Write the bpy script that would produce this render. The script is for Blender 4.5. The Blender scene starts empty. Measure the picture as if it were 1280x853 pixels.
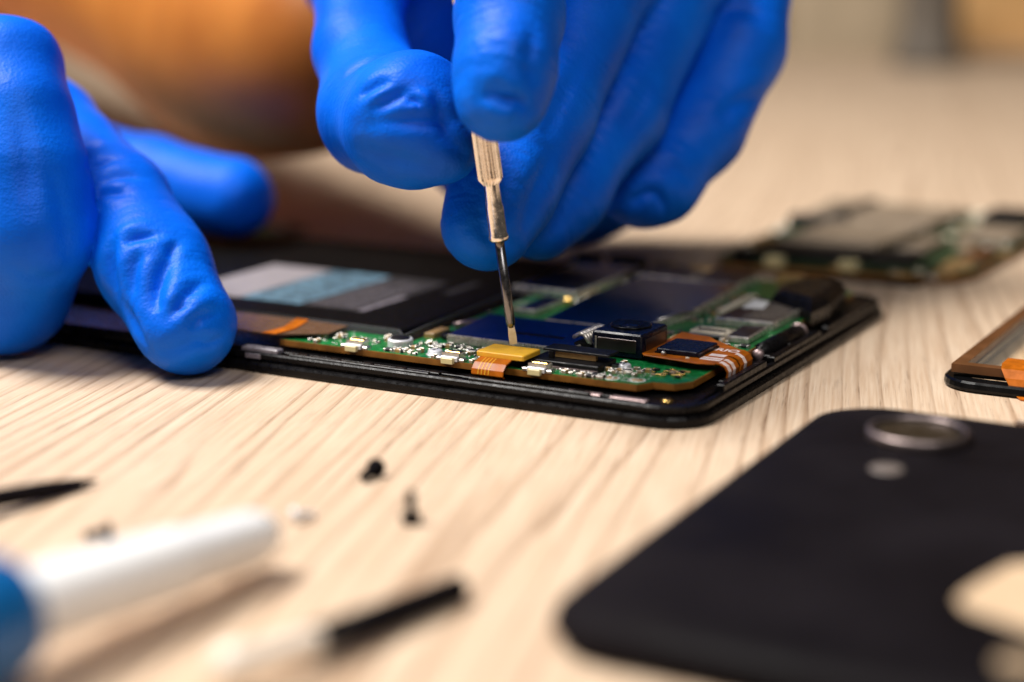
import bpy, bmesh, math, random
import numpy as np
from mathutils import Vector, Matrix, noise
from mathutils.bvhtree import BVHTree
from bpy_extras import mesh_utils
random.seed(7); rng = np.random.default_rng(7)
S = 0.001                                   # all numbers below are millimetres
SC = bpy.context.scene
COL = SC.collection
PI = math.pi

# ------------------------------------------------------------------ camera
CAM_H, FPX, PITCH = 56.0, 2150.0, math.radians(12.75)
cd = bpy.data.cameras.new('camera'); cam = bpy.data.objects.new('camera', cd); COL.objects.link(cam)
cam.location = (0, 0, CAM_H*S); cam.rotation_euler = (PI/2-PITCH, 0, 0)
cd.sensor_width = 36; cd.lens = FPX/1280*36
cd.clip_start = 0.01; cd.clip_end = 20
cd.dof.use_dof = True; cd.dof.focus_distance = 0.2235; cd.dof.aperture_fstop = 8.3; cd.dof.aperture_blades = 0
SC.camera = cam

def pd(x, y, d):
    """a point of the photograph at depth d (mm) -> world mm"""
    r, u = (x-640)/FPX*d, -(y-426.5)/FPX*d
    c, s = math.cos(PITCH), math.sin(PITCH)
    return np.array([r, c*d+s*u, CAM_H+c*u-s*d])

# ------------------------------------------------------------------ materials
def nodes(name):
    m = bpy.data.materials.new(name); m.use_nodes = True
    nt = m.node_tree; return m, nt, nt.nodes['Principled BSDF']
def N(nt, t, **kw):
    n = nt.nodes.new(t)
    for k, v in kw.items():
        if k.startswith('_'): setattr(n, k[1:], v)
        else: n.inputs[k.replace('__', ' ')].default_value = v
    return n
def ramp(nt, fac, stops):
    r = nt.nodes.new('ShaderNodeValToRGB'); e = r.color_ramp.elements
    while len(e) < len(stops): e.new(.5)
    for i, (p, c) in enumerate(stops):
        e[i].position = p; e[i].color = (*c, 1) if len(c) == 3 else c
    nt.links.new(fac, r.inputs[0]); return r
def mat(name, col, rough=.5, metal=0, var=.15, scale=900, bump=0, bscale=2500, spec=.5, coat=0, rvar=.1):
    """plain surface with procedural variation in colour, roughness and relief"""
    m, nt, b = nodes(name)
    tc = N(nt, 'ShaderNodeTexCoord')
    n = N(nt, 'ShaderNodeTexNoise', Scale=scale, Detail=4.0); nt.links.new(tc.outputs['Object'], n.inputs['Vector'])
    lo = tuple(max(0, c*(1-var)) for c in col); hi = tuple(min(1, c*(1+var)) for c in col)
    r = ramp(nt, n.outputs['Fac'], [(.3, lo), (.7, hi)])
    nt.links.new(r.outputs[0], b.inputs['Base Color'])
    mr = N(nt, 'ShaderNodeMapRange', **{'From Min': .3, 'From Max': .7, 'To Min': max(.02, rough-rvar), 'To Max': min(1, rough+rvar)})
    nt.links.new(n.outputs['Fac'], mr.inputs[0]); nt.links.new(mr.outputs[0], b.inputs['Roughness'])
    b.inputs['Metallic'].default_value = metal; b.inputs['Specular IOR Level'].default_value = spec
    b.inputs['Coat Weight'].default_value = coat
    if bump:
        n2 = N(nt, 'ShaderNodeTexNoise', Scale=bscale, Detail=3.0); nt.links.new(tc.outputs['Object'], n2.inputs['Vector'])
        bp = N(nt, 'ShaderNodeBump', Strength=bump, Distance=.0002); nt.links.new(n2.outputs['Fac'], bp.inputs['Height'])
        nt.links.new(bp.outputs[0], b.inputs['Normal'])
    return m

def wood():
    m, nt, b = nodes('oak_laminate'); L = nt.links.new
    tc = N(nt, 'ShaderNodeTexCoord')
    mp = N(nt, 'ShaderNodeMapping', _vector_type='POINT'); mp.inputs['Scale'].default_value = (1000, 1000, 1000)
    mp.inputs['Rotation'].default_value = (0, 0, math.radians(11.4)); L(tc.outputs['Object'], mp.inputs[0])
    sep = N(nt, 'ShaderNodeSeparateXYZ'); L(mp.outputs[0], sep.inputs[0])
    def math_(op, a, c=None, clamp=False):
        n = N(nt, 'ShaderNodeMath', _operation=op, _use_clamp=clamp)
        for i, v in enumerate((a, c)):
            if v is None: continue
            if isinstance(v, (int, float)): n.inputs[i].default_value = v
            else: L(v, n.inputs[i])
        return n.outputs[0]
    def vec(sx, sy):
        c = N(nt, 'ShaderNodeCombineXYZ'); L(math_('MULTIPLY', sep.outputs[0], sx), c.inputs[0]); L(math_('MULTIPLY', sep.outputs[1], sy), c.inputs[1])
        return c.outputs[0]
    def noi(v, scale=1., detail=2., rough=.5):
        n = N(nt, 'ShaderNodeTexNoise', Scale=scale, Detail=detail, Roughness=rough); L(v, n.inputs['Vector']); return n.outputs['Fac']
    warp = noi(vec(.019, .0036), 1, 1.)
    warp2 = noi(vec(.14, .005), 1, 1.5)
    # ring coordinate in mm: straight grain bent into arches by the slow warp
    r = math_('ADD', sep.outputs[0], math_('MULTIPLY', math_('SUBTRACT', warp, .5), 36.))
    r = math_('ADD', r, math_('MULTIPLY', math_('SUBTRACT', warp2, .5), 2.6))
    irr = noi(vec(.12, .0014), 1, 1)
    r = math_('ADD', r, math_('MULTIPLY', irr, 9.))
    ph = math_('FRACT', math_('MULTIPLY', r, 1/3.4))
    ring = N(nt, 'ShaderNodeMapRange', _interpolation_type='SMOOTHSTEP', **{'From Min': .58, 'From Max': .97}); L(ph, ring.inputs[0])
    fall = N(nt, 'ShaderNodeMapRange', _interpolation_type='SMOOTHSTEP', **{'From Min': .0, 'From Max': .035, 'To Min': 1, 'To Max': 0}); L(ph, fall.inputs[0])
    ringv = math_('MAXIMUM', ring.outputs[0], fall.outputs[0])
    amp = N(nt, 'ShaderNodeMapRange', **{'From Min': .3, 'From Max': .7, 'To Min': .08, 'To Max': 1.0}); L(noi(vec(.16, .0035), 1, 2), amp.inputs[0])
    ringv = math_('MULTIPLY', ringv, amp.outputs[0])
    pores = noi(vec(3.0, .10), 1, 3, .62)
    pm = N(nt, 'ShaderNodeMapRange', **{'From Min': .56, 'From Max': .70}); L(pores, pm.inputs[0])
    pv = math_('MULTIPLY', pm.outputs[0], math_('ADD', math_('MULTIPLY', ringv, 1.0), .16), True)
    edge = N(nt, 'ShaderNodeMapRange', _interpolation_type='SMOOTHSTEP', **{'From Min': .90, 'From Max': .985}); L(ph, edge.inputs[0])
    brk = N(nt, 'ShaderNodeMapRange', **{'From Min': .42, 'From Max': .60}); L(noi(vec(1.6, .12), 1, 2), brk.inputs[0])
    ev = math_('MULTIPLY', math_('MULTIPLY', edge.outputs[0], math_('MULTIPLY', amp.outputs[0], .6)), math_('ADD', math_('MULTIPLY', brk.outputs[0], .75), .2), True)
    pv = math_('MAXIMUM', pv, ev)
    fib = noi(vec(2.4, .05), 1, 4, .6)
    base = ramp(nt, fib, [(.3, (.57, .395, .260)), (.7, (.73, .575, .425))])
    tone = ramp(nt, noi(vec(.02, .006), 1, 2), [(.3, (.96, .945, .93)), (.7, (1.0, 1.0, 1.0))])
    mx0 = N(nt, 'ShaderNodeMix', _data_type='RGBA', _blend_type='MULTIPLY'); mx0.inputs[0].default_value = 1
    L(base.outputs[0], mx0.inputs[6]); L(tone.outputs[0], mx0.inputs[7])
    mx = N(nt, 'ShaderNodeMix', _data_type='RGBA'); L(math_('MULTIPLY', ringv, .66), mx.inputs[0]); L(mx0.outputs[2], mx.inputs[6]); mx.inputs[7].default_value = (.29, .165, .09, 1)
    mx2 = N(nt, 'ShaderNodeMix', _data_type='RGBA'); L(pv, mx2.inputs[0]); L(mx.outputs[2], mx2.inputs[6]); mx2.inputs[7].default_value = (.15, .07, .03, 1)
    L(mx2.outputs[2], b.inputs['Base Color'])
    b.inputs['Roughness'].default_value = .52; b.inputs['Specular IOR Level'].default_value = .35
    bp = N(nt, 'ShaderNodeBump', Strength=.35, Distance=.0002, _invert=True); L(pm.outputs[0], bp.inputs['Height']); L(bp.outputs[0], b.inputs['Normal'])
    return m

def glove_mat():
    m, nt, b = nodes('blue_nitrile'); L = nt.links.new
    tc = N(nt, 'ShaderNodeTexCoord')
    n = N(nt, 'ShaderNodeTexNoise', Scale=90., Detail=3.); L(tc.outputs['Object'], n.inputs[0])
    base = ramp(nt, n.outputs['Fac'], [(.3, (.0002, .098, .65)), (.7, (.0004, .150, .85))])
    # small brown smudges
    s1 = N(nt, 'ShaderNodeTexNoise', Scale=1300., Detail=5., Roughness=.7); L(tc.outputs['Object'], s1.inputs[0])
    s2 = N(nt, 'ShaderNodeTexNoise', Scale=55., Detail=1.); L(tc.outputs['Object'], s2.inputs[0])
    a = N(nt, 'ShaderNodeMapRange', **{'From Min': .66, 'From Max': .74}); L(s1.outputs['Fac'], a.inputs[0])
    c = N(nt, 'ShaderNodeMapRange', **{'From Min': .62, 'From Max': .70}); L(s2.outputs['Fac'], c.inputs[0])
    mu = N(nt, 'ShaderNodeMath', _operation='MULTIPLY'); L(a.outputs[0], mu.inputs[0]); L(c.outputs[0], mu.inputs[1])
    mx = N(nt, 'ShaderNodeMix', _data_type='RGBA'); L(mu.outputs[0], mx.inputs[0]); L(base.outputs[0], mx.inputs[6]); mx.inputs[7].default_value = (.10, .06, .035, 1)
    L(mx.outputs[2], b.inputs['Base Color'])
    b.inputs['Roughness'].default_value = .46; b.inputs['Specular IOR Level'].default_value = .13
    b.inputs['Subsurface Weight'].default_value = .06; b.inputs['Subsurface Radius'].default_value = (.02, .5, 1.0); b.inputs['Subsurface Scale'].default_value = .001
    v = N(nt, 'ShaderNodeTexVoronoi', Scale=2600., _feature='SMOOTH_F1'); L(tc.outputs['Object'], v.inputs['Vector'])
    n3 = N(nt, 'ShaderNodeTexNoise', Scale=420., Detail=4.); L(tc.outputs['Object'], n3.inputs[0])
    ad = N(nt, 'ShaderNodeMath', _operation='ADD'); L(v.outputs['Distance'], ad.inputs[0]); L(n3.outputs['Fac'], ad.inputs[1])
    bp = N(nt, 'ShaderNodeBump', Strength=.22, Distance=.00025); L(ad.outputs[0], bp.inputs['Height']); L(bp.outputs[0], b.inputs['Normal'])
    return m
def skin_mat():
    m, nt, b = nodes('skin'); L = nt.links.new
    tc = N(nt, 'ShaderNodeTexCoord')
    n = N(nt, 'ShaderNodeTexNoise', Scale=45., Detail=5.); L(tc.outputs['Object'], n.inputs[0])
    r = ramp(nt, n.outputs['Fac'], [(.3, (.38, .118, .018)), (.7, (.55, .195, .034))]); L(r.outputs[0], b.inputs['Base Color'])
    b.inputs['Roughness'].default_value = .55; b.inputs['Specular IOR Level'].default_value = .2; b.inputs['Subsurface Weight'].default_value = .15; b.inputs['Subsurface Scale'].default_value = .003
    n2 = N(nt, 'ShaderNodeTexVoronoi', Scale=1200.); L(tc.outputs['Object'], n2.inputs['Vector'])
    bp = N(nt, 'ShaderNodeBump', Strength=.15, Distance=.0002); L(n2.outputs['Distance'], bp.inputs['Height']); L(bp.outputs[0], b.inputs['Normal'])
    return m
def clear_mat(name, tint, op):
    m, nt, b = nodes(name); L = nt.links.new
    tr = N(nt, 'ShaderNodeBsdfTransparent'); tr.inputs[0].default_value = (*tint, 1)
    mx = N(nt, 'ShaderNodeMixShader'); mx.inputs[0].default_value = op
    tc = N(nt, 'ShaderNodeTexCoord'); n = N(nt, 'ShaderNodeTexNoise', Scale=300.); L(tc.outputs['Object'], n.inputs[0])
    mr = N(nt, 'ShaderNodeMapRange', **{'To Min': .05, 'To Max': .25}); L(n.outputs['Fac'], mr.inputs[0]); L(mr.outputs[0], b.inputs['Roughness'])
    b.inputs['Base Color'].default_value = (*tint, 1)
    L(tr.outputs[0], mx.inputs[1]); L(b.outputs[0], mx.inputs[2]); L(mx.outputs[0], nt.nodes['Material Output'].inputs[0])
    return m
def hatch_mat():
    """shield lid with an etched fine diagonal mesh"""
    m, nt, b = nodes('etched_shield'); L = nt.links.new
    tc = N(nt, 'ShaderNodeTexCoord')
    v = N(nt, 'ShaderNodeTexVoronoi', Scale=2300., Randomness=0.); mp = N(nt, 'ShaderNodeMapping'); mp.inputs['Rotation'].default_value = (0, 0, .7)
    L(tc.outputs['Object'], mp.inputs[0]); L(mp.outputs[0], v.inputs['Vector'])
    r = ramp(nt, v.outputs['Distance'], [(.26, (.70, .60, .48)), (.40, (.05, .04, .035))]); L(r.outputs[0], b.inputs['Base Color'])
    b.inputs['Metallic'].default_value = .2; b.inputs['Roughness'].default_value = .45
    return m
def pcb_mat():
    m, nt, b = nodes('green_solder_mask'); L = nt.links.new
    tc = N(nt, 'ShaderNodeTexCoord')
    v = N(nt, 'ShaderNodeTexVoronoi', Scale=700., _distance='CHEBYCHEV', _feature='DISTANCE_TO_EDGE'); L(tc.outputs['Object'], v.inputs['Vector'])
    n = N(nt, 'ShaderNodeTexNoise', Scale=300., Detail=4.); L(tc.outputs['Object'], n.inputs[0])
    r = ramp(nt, v.outputs['Distance'], [(.03, (.03, .32, .09)), (.06, (.003, .185, .040))])
    r2 = ramp(nt, n.outputs['Fac'], [(.35, (.5, .6, .5)), (.65, (1, 1, 1))])
    mx = N(nt, 'ShaderNodeMix', _data_type='RGBA', _blend_type='MULTIPLY'); mx.inputs[0].default_value = 1
    L(r.outputs[0], mx.inputs[6]); L(r2.outputs[0], mx.inputs[7]); L(mx.outputs[2], b.inputs['Base Color'])
    b.inputs['Roughness'].default_value = .3; b.inputs['Coat Weight'].default_value = .3
    return m

M = dict(
 wood=wood(), glove=glove_mat(), skin=skin_mat(), pcb=pcb_mat(), hatch=hatch_mat(),
 pcb_dull=mat('old_solder_mask', (.030, .055, .020), .5, var=.5, scale=250),
 pcb_edge=mat('laminate_edge', (.26, .10, .012), .5, var=.4, scale=400),
 black=mat('black_plastic', (.005, .0045, .005), .30, var=.3, bump=.2, bscale=1500, spec=.14),
 cell=mat('battery_wrap', (.004, .0035, .0035), .5, var=.3, spec=.06),
 gloss=mat('gloss_black', (.004, .004, .0045), .22, var=.3, scale=300, spec=.2),
 matte=mat('matte_black_cover', (.007, .0055, .0068), .62, var=.35, scale=70, rvar=.16, bump=.25, bscale=4000, spec=.05),
 chip=mat('chip_epoxy', (.006, .006, .007), .45, var=.3, spec=.25),
 darkblue=mat('sensor_glass', (.004, .006, .018), .25, var=.2, spec=.3),
 shield=mat('tinned_shield', (.62, .58, .56), .17, 1, var=.08, scale=120, bump=.06, bscale=500, rvar=.05),
 shield_dark=mat('satin_shield', (.20, .17, .165), .33, 1, var=.1, scale=200),
 rim=mat('bright_fold', (.76, .69, .60), .30, .65, var=.15),
 steel=mat('steel', (.76, .76, .78), .45, .35, var=.15),
 darksteel=mat('dark_steel', (.22, .21, .21), .22, 1, var=.2),
 warmsteel=mat('nickel_handle', (.92, .84, .76), .19, 1, var=.1, scale=1500, bump=.07, bscale=1800),
 gold=mat('gold_contact', (.90, .58, .18), .3, 1, var=.1),
 solder=mat('solder', (.54, .51, .47), .42, 1, var=.2),
 white=mat('white_plastic', (.80, .80, .78), .4, var=.04),
 cream=mat('cream_connector', (.74, .64, .48), .5, var=.1),
 paleyellow=mat('switch_button', (.82, .70, .36), .45, var=.1),
 yellow=mat('yellow_stiffener', (.80, .43, .025), .5, var=.12, scale=500, bump=.1),
 flex=mat('polyimide_flex', (.42, .105, .004), .4, var=.3, scale=600, spec=.22),
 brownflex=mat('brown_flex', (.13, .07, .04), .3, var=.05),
 ink=mat('white_ink', (.85, .70, .66), .5, var=.1),
 silk=mat('silkscreen', (.75, .78, .74), .5, var=.05),
 lblwhite=mat('label_white', (.28, .25, .26), .5, var=.06),
 lblblue=mat('label_blue', (.10, .19, .25), .5, var=.5, scale=330),
 lblgrey=mat('label_grey', (.026, .023, .024), .5, var=.3),
 tan=mat('tantalum', (.45, .27, .10), .45, var=.2),
 cap=mat('ceramic', (.34, .24, .15), .5, var=.2),
 grey=mat('grey_clip', (.20, .18, .20), .3, var=.2),
 pink=mat('copper_contact', (.45, .33, .32), .35, .6, var=.2),
 ring=mat('anodised_ring', (.30, .24, .23), .42, 1, var=.05),
 lens=mat('lens_glass', (.03, .022, .014), .3, var=.2, spec=.2),
 border=mat('brown_border', (.115, .046, .016), .4, spec=.25, var=.25, scale=250),
 flash=mat('flash_window', (.16, .13, .115), .45, var=.1),
 patch=mat('tan_adhesive', (.62, .44, .28), .5, var=.08, scale=200),
 clear=clear_mat('touch_glass', (.99, .97, .92), .035),
 film=clear_mat('clear_film', (.55, .55, .57), .16),
 bluegrip=mat('blue_grip', (.002, .115, .36), .35, var=.1),
 whitehandle=mat('white_handle', (.92, .92, .92), .3, var=.02),
 creamhandle=mat('cream_handle', (.88, .79, .68), .35, var=.05),
 oldpcb=mat('dull_shield', (.215, .160, .108), .6, 0, var=.15, scale=150),
 backdrop=mat('warm_wall', (.42, .22, .08), .8, var=.1, scale=6),
 beige=mat('beige_box', (.48, .39, .27), .7, var=.1, scale=40),
 darkgrey=mat('dark_grey', (.13, .11, .088), .6, var=.2, scale=60),
 orangebox=mat('orange_box', (.80, .47, .19), .7, var=.1, scale=40),
)

# ------------------------------------------------------------------ mesh helpers (mm in, m out)
class MB:
    def __init__(s): s.bm = bmesh.new(); s.mats = []
    def mi(s, m):
        if m not in s.mats: s.mats.append(m)
        return s.mats.index(m)
    def add(s, verts, faces, m, smooth=False):
        vs = [s.bm.verts.new([c*S for c in v]) for v in verts]; i = s.mi(m); out = []
        for f in faces:
            try: fc = s.bm.faces.new([vs[k] for k in f])
            except ValueError: continue
            fc.material_index = i; fc.smooth = smooth; out.append(fc)
        return out
    def loft(s, loops, m, cap0=True, cap1=True, smooth=False, close=True):
        n = len(loops[0]); V = [p for l in loops for p in l]; F = []
        for a in range(len(loops)-1):
            for k in range(n if close else n-1):
                k2 = (k+1) % n
                F.append((a*n+k, a*n+k2, (a+1)*n+k2, (a+1)*n+k))
        if cap0: F.append(tuple(range(n-1, -1, -1)))
        if cap1: F.append(tuple((len(loops)-1)*n+k for k in range(n)))
        return s.add(V, F, m, smooth)
    def prism(s, poly, z0, z1, m, bev=0):
        """poly of (x,y), upper edge chamfered by bev"""
        if bev:
            ins = inset(poly, bev)
            loops = [[(x, y, z0) for x, y in poly], [(x, y, z1-bev) for x, y in poly], [(x, y, z1) for x, y in ins]]
        else: loops = [[(x, y, z0) for x, y in poly], [(x, y, z1) for x, y in poly]]
        s.loft(loops, m); return s
    def box(s, x0, x1, y0, y1, z0, z1, m, bev=0):
        return s.prism([(x0, y0), (x1, y0), (x1, y1), (x0, y1)], z0, z1, m, bev)
    def lathe(s, prof, c, m, n=28, axis=None, smooth=True, cap0=True, cap1=True, flute=0, fl=(0, 0)):
        """prof of (radius, height) along axis from c"""
        ax = Vector(axis or (0, 0, 1)).normalized(); a = ax.orthogonal().normalized(); b = ax.cross(a); c = Vector(c); loops = []
        for r, h in prof:
            lp = []
            for k in range(n):
                t = 2*PI*k/n; rr = r
                if flute and fl[0] <= h <= fl[1]: rr = r*(1-flute*(k % 2))
                lp.append(tuple(c+ax*h+(a*math.cos(t)+b*math.sin(t))*rr))
            loops.append(lp)
        s.loft(loops, m, cap0, cap1, smooth); return s
    def tube(s, pts, rad, m, n=16, smooth=True):
        pts = [Vector(p) for p in pts]; rad = rad if isinstance(rad, (list, tuple)) else [rad]*len(pts)
        t0 = (pts[1]-pts[0]).normalized(); a = t0.orthogonal().normalized(); loops = []
        for i, p in enumerate(pts):
            t = (pts[min(i+1, len(pts)-1)]-pts[max(i-1, 0)]).normalized()
            a = (a-t*a.dot(t)).normalized(); b = t.cross(a)
            loops.append([tuple(p+(a*math.cos(2*PI*k/n)+b*math.sin(2*PI*k/n))*rad[i]) for k in range(n)])
        s.loft(loops, m, True, True, smooth); return s
    def ribbon(s, path, wdir, w, th, m):
        """flat strip of width w along wdir following path"""
        wd = Vector(wdir).normalized(); loops = []; path = [Vector(p) for p in path]
        for i, p in enumerate(path):
            t = (path[min(i+1, len(path)-1)]-path[max(i-1, 0)]).normalized(); nrm = t.cross(wd).normalized()
            loops.append([tuple(p+wd*w*.5+nrm*th*.5), tuple(p-wd*w*.5+nrm*th*.5), tuple(p-wd*w*.5-nrm*th*.5), tuple(p+wd*w*.5-nrm*th*.5)])
        s.loft(loops, m); return s
    def build(s, name, parent=None, auto=True):
        bmesh.ops.recalc_face_normals(s.bm, faces=s.bm.faces)
        me = bpy.data.meshes.new(name); s.bm.to_mesh(me); s.bm.free()
        for m in s.mats: me.materials.append(M[m] if isinstance(m, str) else m)
        o = bpy.data.objects.new(name, me); COL.objects.link(o)
        if parent: o.parent = parent
        return o
def inset(poly, d):
    n = len(poly); out = []
    area = sum(poly[i][0]*poly[(i+1) % n][1]-poly[(i+1) % n][0]*poly[i][1] for i in range(n)); sg = 1 if area > 0 else -1
    for i in range(n):
        p0, p1, p2 = (Vector(poly[k % n]) for k in (i-1, i, i+1))
        e1 = (p1-p0).normalized(); e2 = (p2-p1).normalized()
        n1 = Vector((-e1.y, e1.x))*sg; n2 = Vector((-e2.y, e2.x))*sg; bis = n1+n2
        if bis.length < 1e-6: bis = n1
        bis.normalize(); k = d/max(.35, bis.dot(n1)); out.append(tuple(p1+bis*k))
    return out
def rrect(x0, x1, y0, y1, r, n=6):
    pts = []
    for cx, cy, a0 in ((x1-r, y0+r, -PI/2), (x1-r, y1-r, 0), (x0+r, y1-r, PI/2), (x0+r, y0+r, PI)):
        for k in range(n+1): t = a0+PI/2*k/n; pts.append((cx+r*math.cos(t), cy+r*math.sin(t)))
    return pts
def tag(o, label=None, cat=None, group=None, kind=None):
    for k, v in (('label', label), ('category', cat), ('group', group), ('kind', kind)):
        if v: o[k] = v
    return o
def empty(name, loc=(0, 0, 0), rz=0):
    o = bpy.data.objects.new(name, None); COL.objects.link(o); o.empty_display_size = .01
    o.location = [c*S for c in loc]; o.rotation_euler = (0, 0, rz); return o
def copy_to(o, parent, loc=None, rz=0):
    c = o.copy(); COL.objects.link(c); c.parent = parent
    if loc is not None: c.location = [v*S for v in loc]
    c.rotation_euler = (0, 0, rz); return c
def sub(o, levels=2):
    md = o.modifiers.new('subdivision', 'SUBSURF'); md.levels = md.render_levels = levels; return o

# ------------------------------------------------------------------ setting
mb = MB(); mb.box(-900, 1100, 40, 1130, -25, 0, 'wood')
table = tag(mb.build('table_top'), 'pale oak table top with brown grain streaks under everything', 'table top', kind='structure')
mb = MB(); mb.box(-2600, 2600, 2300, 2320, -700, 1400, 'backdrop')
tag(mb.build('back_wall'), 'warm orange brown wall far behind the table', 'wall', kind='structure')

# ------------------------------------------------------------------ phone under repair; local x runs to the back, local y along its length
ANG = math.radians(61.379); ORG = (21.35, 199.33, 0)
phone = tag(empty('smartphone', ORG, ANG), 'opened black smartphone with green circuit board and blue lit metal shields, under the gloved hands', 'phone')
LEN, WID = 150, 78.5
def prof_loops(pr, r=6):
    out = []
    for ins, z in pr:
        out.append([(x, y, z) for x, y in rrect(-2.0+ins, WID-ins, -1.5+ins, LEN-ins, max(.6, r-ins), 8)])
    return out
mb = MB()
mb.loft(prof_loops([(.3, 0), (.1, .12), (0, .4), (0, 1.1), (.2, 1.4), (.55, 1.5), (.95, 1.52), (1.0, 1.75), (.62, 1.8), (.5, 1.95), (.5, 2.5), (.7, 2.72), (1.25, 2.75), (1.4, 2.6), (1.45, 2.0)]), 'black')
housing = mb.build('housing', phone)
for f in housing.data.polygons: f.use_smooth = False
# inner ledges, rim pieces and latches along the two visible edges
mb = MB()
mb.box(-.2, 76.5, .6, 148, 1.9, 2.5, 'black')
mb.box(-1.2, -.45, 13, 30, 2.6, 3.15, 'black', .12); mb.box(-1.2, -.45, 36, 58, 2.6, 3.0, 'black', .12); mb.box(-1.2, -.45, 66, 110, 2.6, 3.2, 'black', .12); mb.box(.2, .6, 10, 64, 2.4, 2.8, 'black', .08)
mb.box(9, 24, -.75, .3, 2.6, 3.6, 'black', .15); mb.box(27, 46, -.75, .3, 2.6, 3.4, 'black', .15); mb.box(49, 70, -.75, .3, 2.6, 3.3, 'black', .15)
for k in range(9): mb.box(-.6, .2, 14+k*5.2, 15.6+k*5.2, 2.4, 3.0, 'black', .1)
for k in range(7): mb.box(12+k*8, 14+k*8, .3, 1.2, 2.4, 3.3, 'black', .1)
mb.build('rim', phone)
mb = MB(); mb.box(-.6, .5, 11.8, 16.5, 2.72, 2.9, 'pink', .05); mb.box(-.6, .5, 5.6, 10.4, 2.72, 2.9, 'pink', .05); mb.build('contact', phone)
mb = MB(); mb.lathe([(.75, 2.4), (.75, 2.75), (.55, 2.95), (.2, 2.98)], (1.6, 3.7, 0), 'gold', 20); mb.build('screw', phone)
mb = MB(); mb.box(-1.1, .3, 60, 66, 2.7, 3.3, 'grey', .15); mb.box(-1.62, -1.36, 62.5, 65, 1.9, 2.55, 'grey', .05); mb.build('latch', phone)
# battery with label
bx0, bx1, by0, by1 = 14.5, 74, 49.5, 128
mb = MB(); mb.prism(rrect(bx0, bx1, by0, by1, 1.5, 3), 2.5, 4.2, 'cell', .35); batt = mb.build('battery', phone)
lx0, lx1 = 22.5, 48
for nm, m, y0, y1, z in (('label', 'lblgrey', 62, 96, 4.22), ('label', 'lblwhite', 84.5, 96.5, 4.235), ('label', 'lblblue', 73, 84.2, 4.235)):
    b_ = MB(); b_.box(lx0, lx1, y0, y1, 4.15, z, m)
    if m == 'lblgrey':
        b_.box(lx0, 35, 61.6, 62.8, 4.15, 4.24, 'grey')
        for k in range(7):
            b_.box(lx0+1, lx1-2-random.random()*12, 64.3+k*1.15, 64.55+k*1.15, 4.15, 4.236, 'grey')
    if m == 'lblblue':
        for k in range(9):
            x = lx0+1.5
            while x < lx1-3:
                l = random.uniform(.8, 3.2); b_.box(x, min(x+l, lx1-1), 74.2+k*1.08, 74.55+k*1.08, 4.2, 4.245, 'lblgrey'); x += l+random.uniform(.4, 1.2)
    b_.build(nm, batt)
mb = MB(); mb.box(40, 50, 57, 58.5, 4.1, 4.23, 'lblgrey'); mb.build('label', batt)
# thin wall of the battery bay, and clear cover film
bay = [(11.6, 64), (11.7, 48.6), (9.5, 46.7), (9.7, 46.2), (16.7, 46.9), (22.9, 47.0), (38.3, 47.8), (60, 48.2)]
mb = MB()
for a, b in zip(bay[:-1], bay[1:]):
    a = Vector(a); b = Vector(b); t = (b-a).normalized(); nn = Vector((-t.y, t.x))*.14
    mb.prism([tuple(a+nn), tuple(b+nn), tuple(b-nn), tuple(a-nn)], 2.4, 4.9, 'film')
mb.build('bay_wall', phone)
# brown cover plate and orange strip over the board's left end
mb = MB(); mb.prism([(1.6, 62.8), (5.4, 56.1), (11.0, 56.5), (11.3, 64), (10.8, 90), (3, 90)], 4.62, 4.8, 'brownflex'); mb.build('cover_plate', phone)
mb = MB(); mb.prism([(11.1, 65.4), (11.1, 63.3), (5.5, 61.6), (1.4, 61.9), (1.2, 64.2), (5.3, 63.6)], 4.83, 4.95, 'flex'); mb.build('flex_strip', phone)

# circuit board
PZ = 4.0
outline = [(2.3, 62), (2.5, 8.2), (4.6, 6.9), (5.0, 4.2), (7.4, 2.7), (72, 2.7), (75.5, 8), (75.5, 46), (23, 45.6), (17, 45.7), (9.8, 45.3), (11.2, 49), (11.2, 62)]
mb = MB(); mb.prism(outline, 3.15, 3.95, 'pcb_edge'); mb.prism(inset(outline, .14), 3.95, PZ, 'pcb'); pcb = mb.build('circuit_board', phone)

def can(name, quad, z1, m='shield', wall=.0, lid='shield_dark', z0=PZ, rimw=.18):
    """pressed metal shield: folded side walls, rounded shoulder, flat lid"""
    mb = MB(); q = quad
    mb.loft([[(x, y, z0+.12) for x, y in q], [(x, y, z1-.22) for x, y in q]], 'rim', False, False)
    i1, i2 = inset(q, .08), inset(q, rimw)
    mb.loft([[(x, y, z1-.22) for x, y in q], [(x, y, z1-.05) for x, y in i1], [(x, y, z1) for x, y in i2]], 'rim', False, False)
    mb.loft([[(x, y, z1) for x, y in i2], [(x, y, z1+.004) for x, y in inset(q, rimw+.05)]], m, False, True)
    return mb.build(name, pcb)
can('shield', [(11.0, 40.4), (11.0, 21.6), (25.6, 21.6), (25.6, 42.0)], 5.3)                     # long one in front
can('shield', [(26.2, 33.4), (26.2, 19.6), (40.8, 17.2), (63.4, 18.3), (63.4, 35.2), (45, 35.6)], 5.3)  # the big one
can('shield', [(45.6, 49.0), (45.4, 37.9), (60.2, 37.7), (71, 39), (71, 49)], 5.45)              # behind left
can('shield', [(32.2, 41.5), (32.5, 38.2), (42.2, 38.0), (43.4, 41.9)], 4.95)                     # small
can('shield', [(64.0, 27.0), (64.0, 19.0), (74.6, 19.0), (74.6, 27.4)], 5.3, 'shield_dark')
can('shield', [(64.0, 36.5), (64.0, 27.3), (74.6, 27.7), (74.6, 36.5)], 5.3, 'shield_dark')
mb = MB(); mb.box(15.6, 16.9, 25.2, 32.6, 5.28, 5.312, 'chip'); mb.build('slot', pcb)
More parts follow.
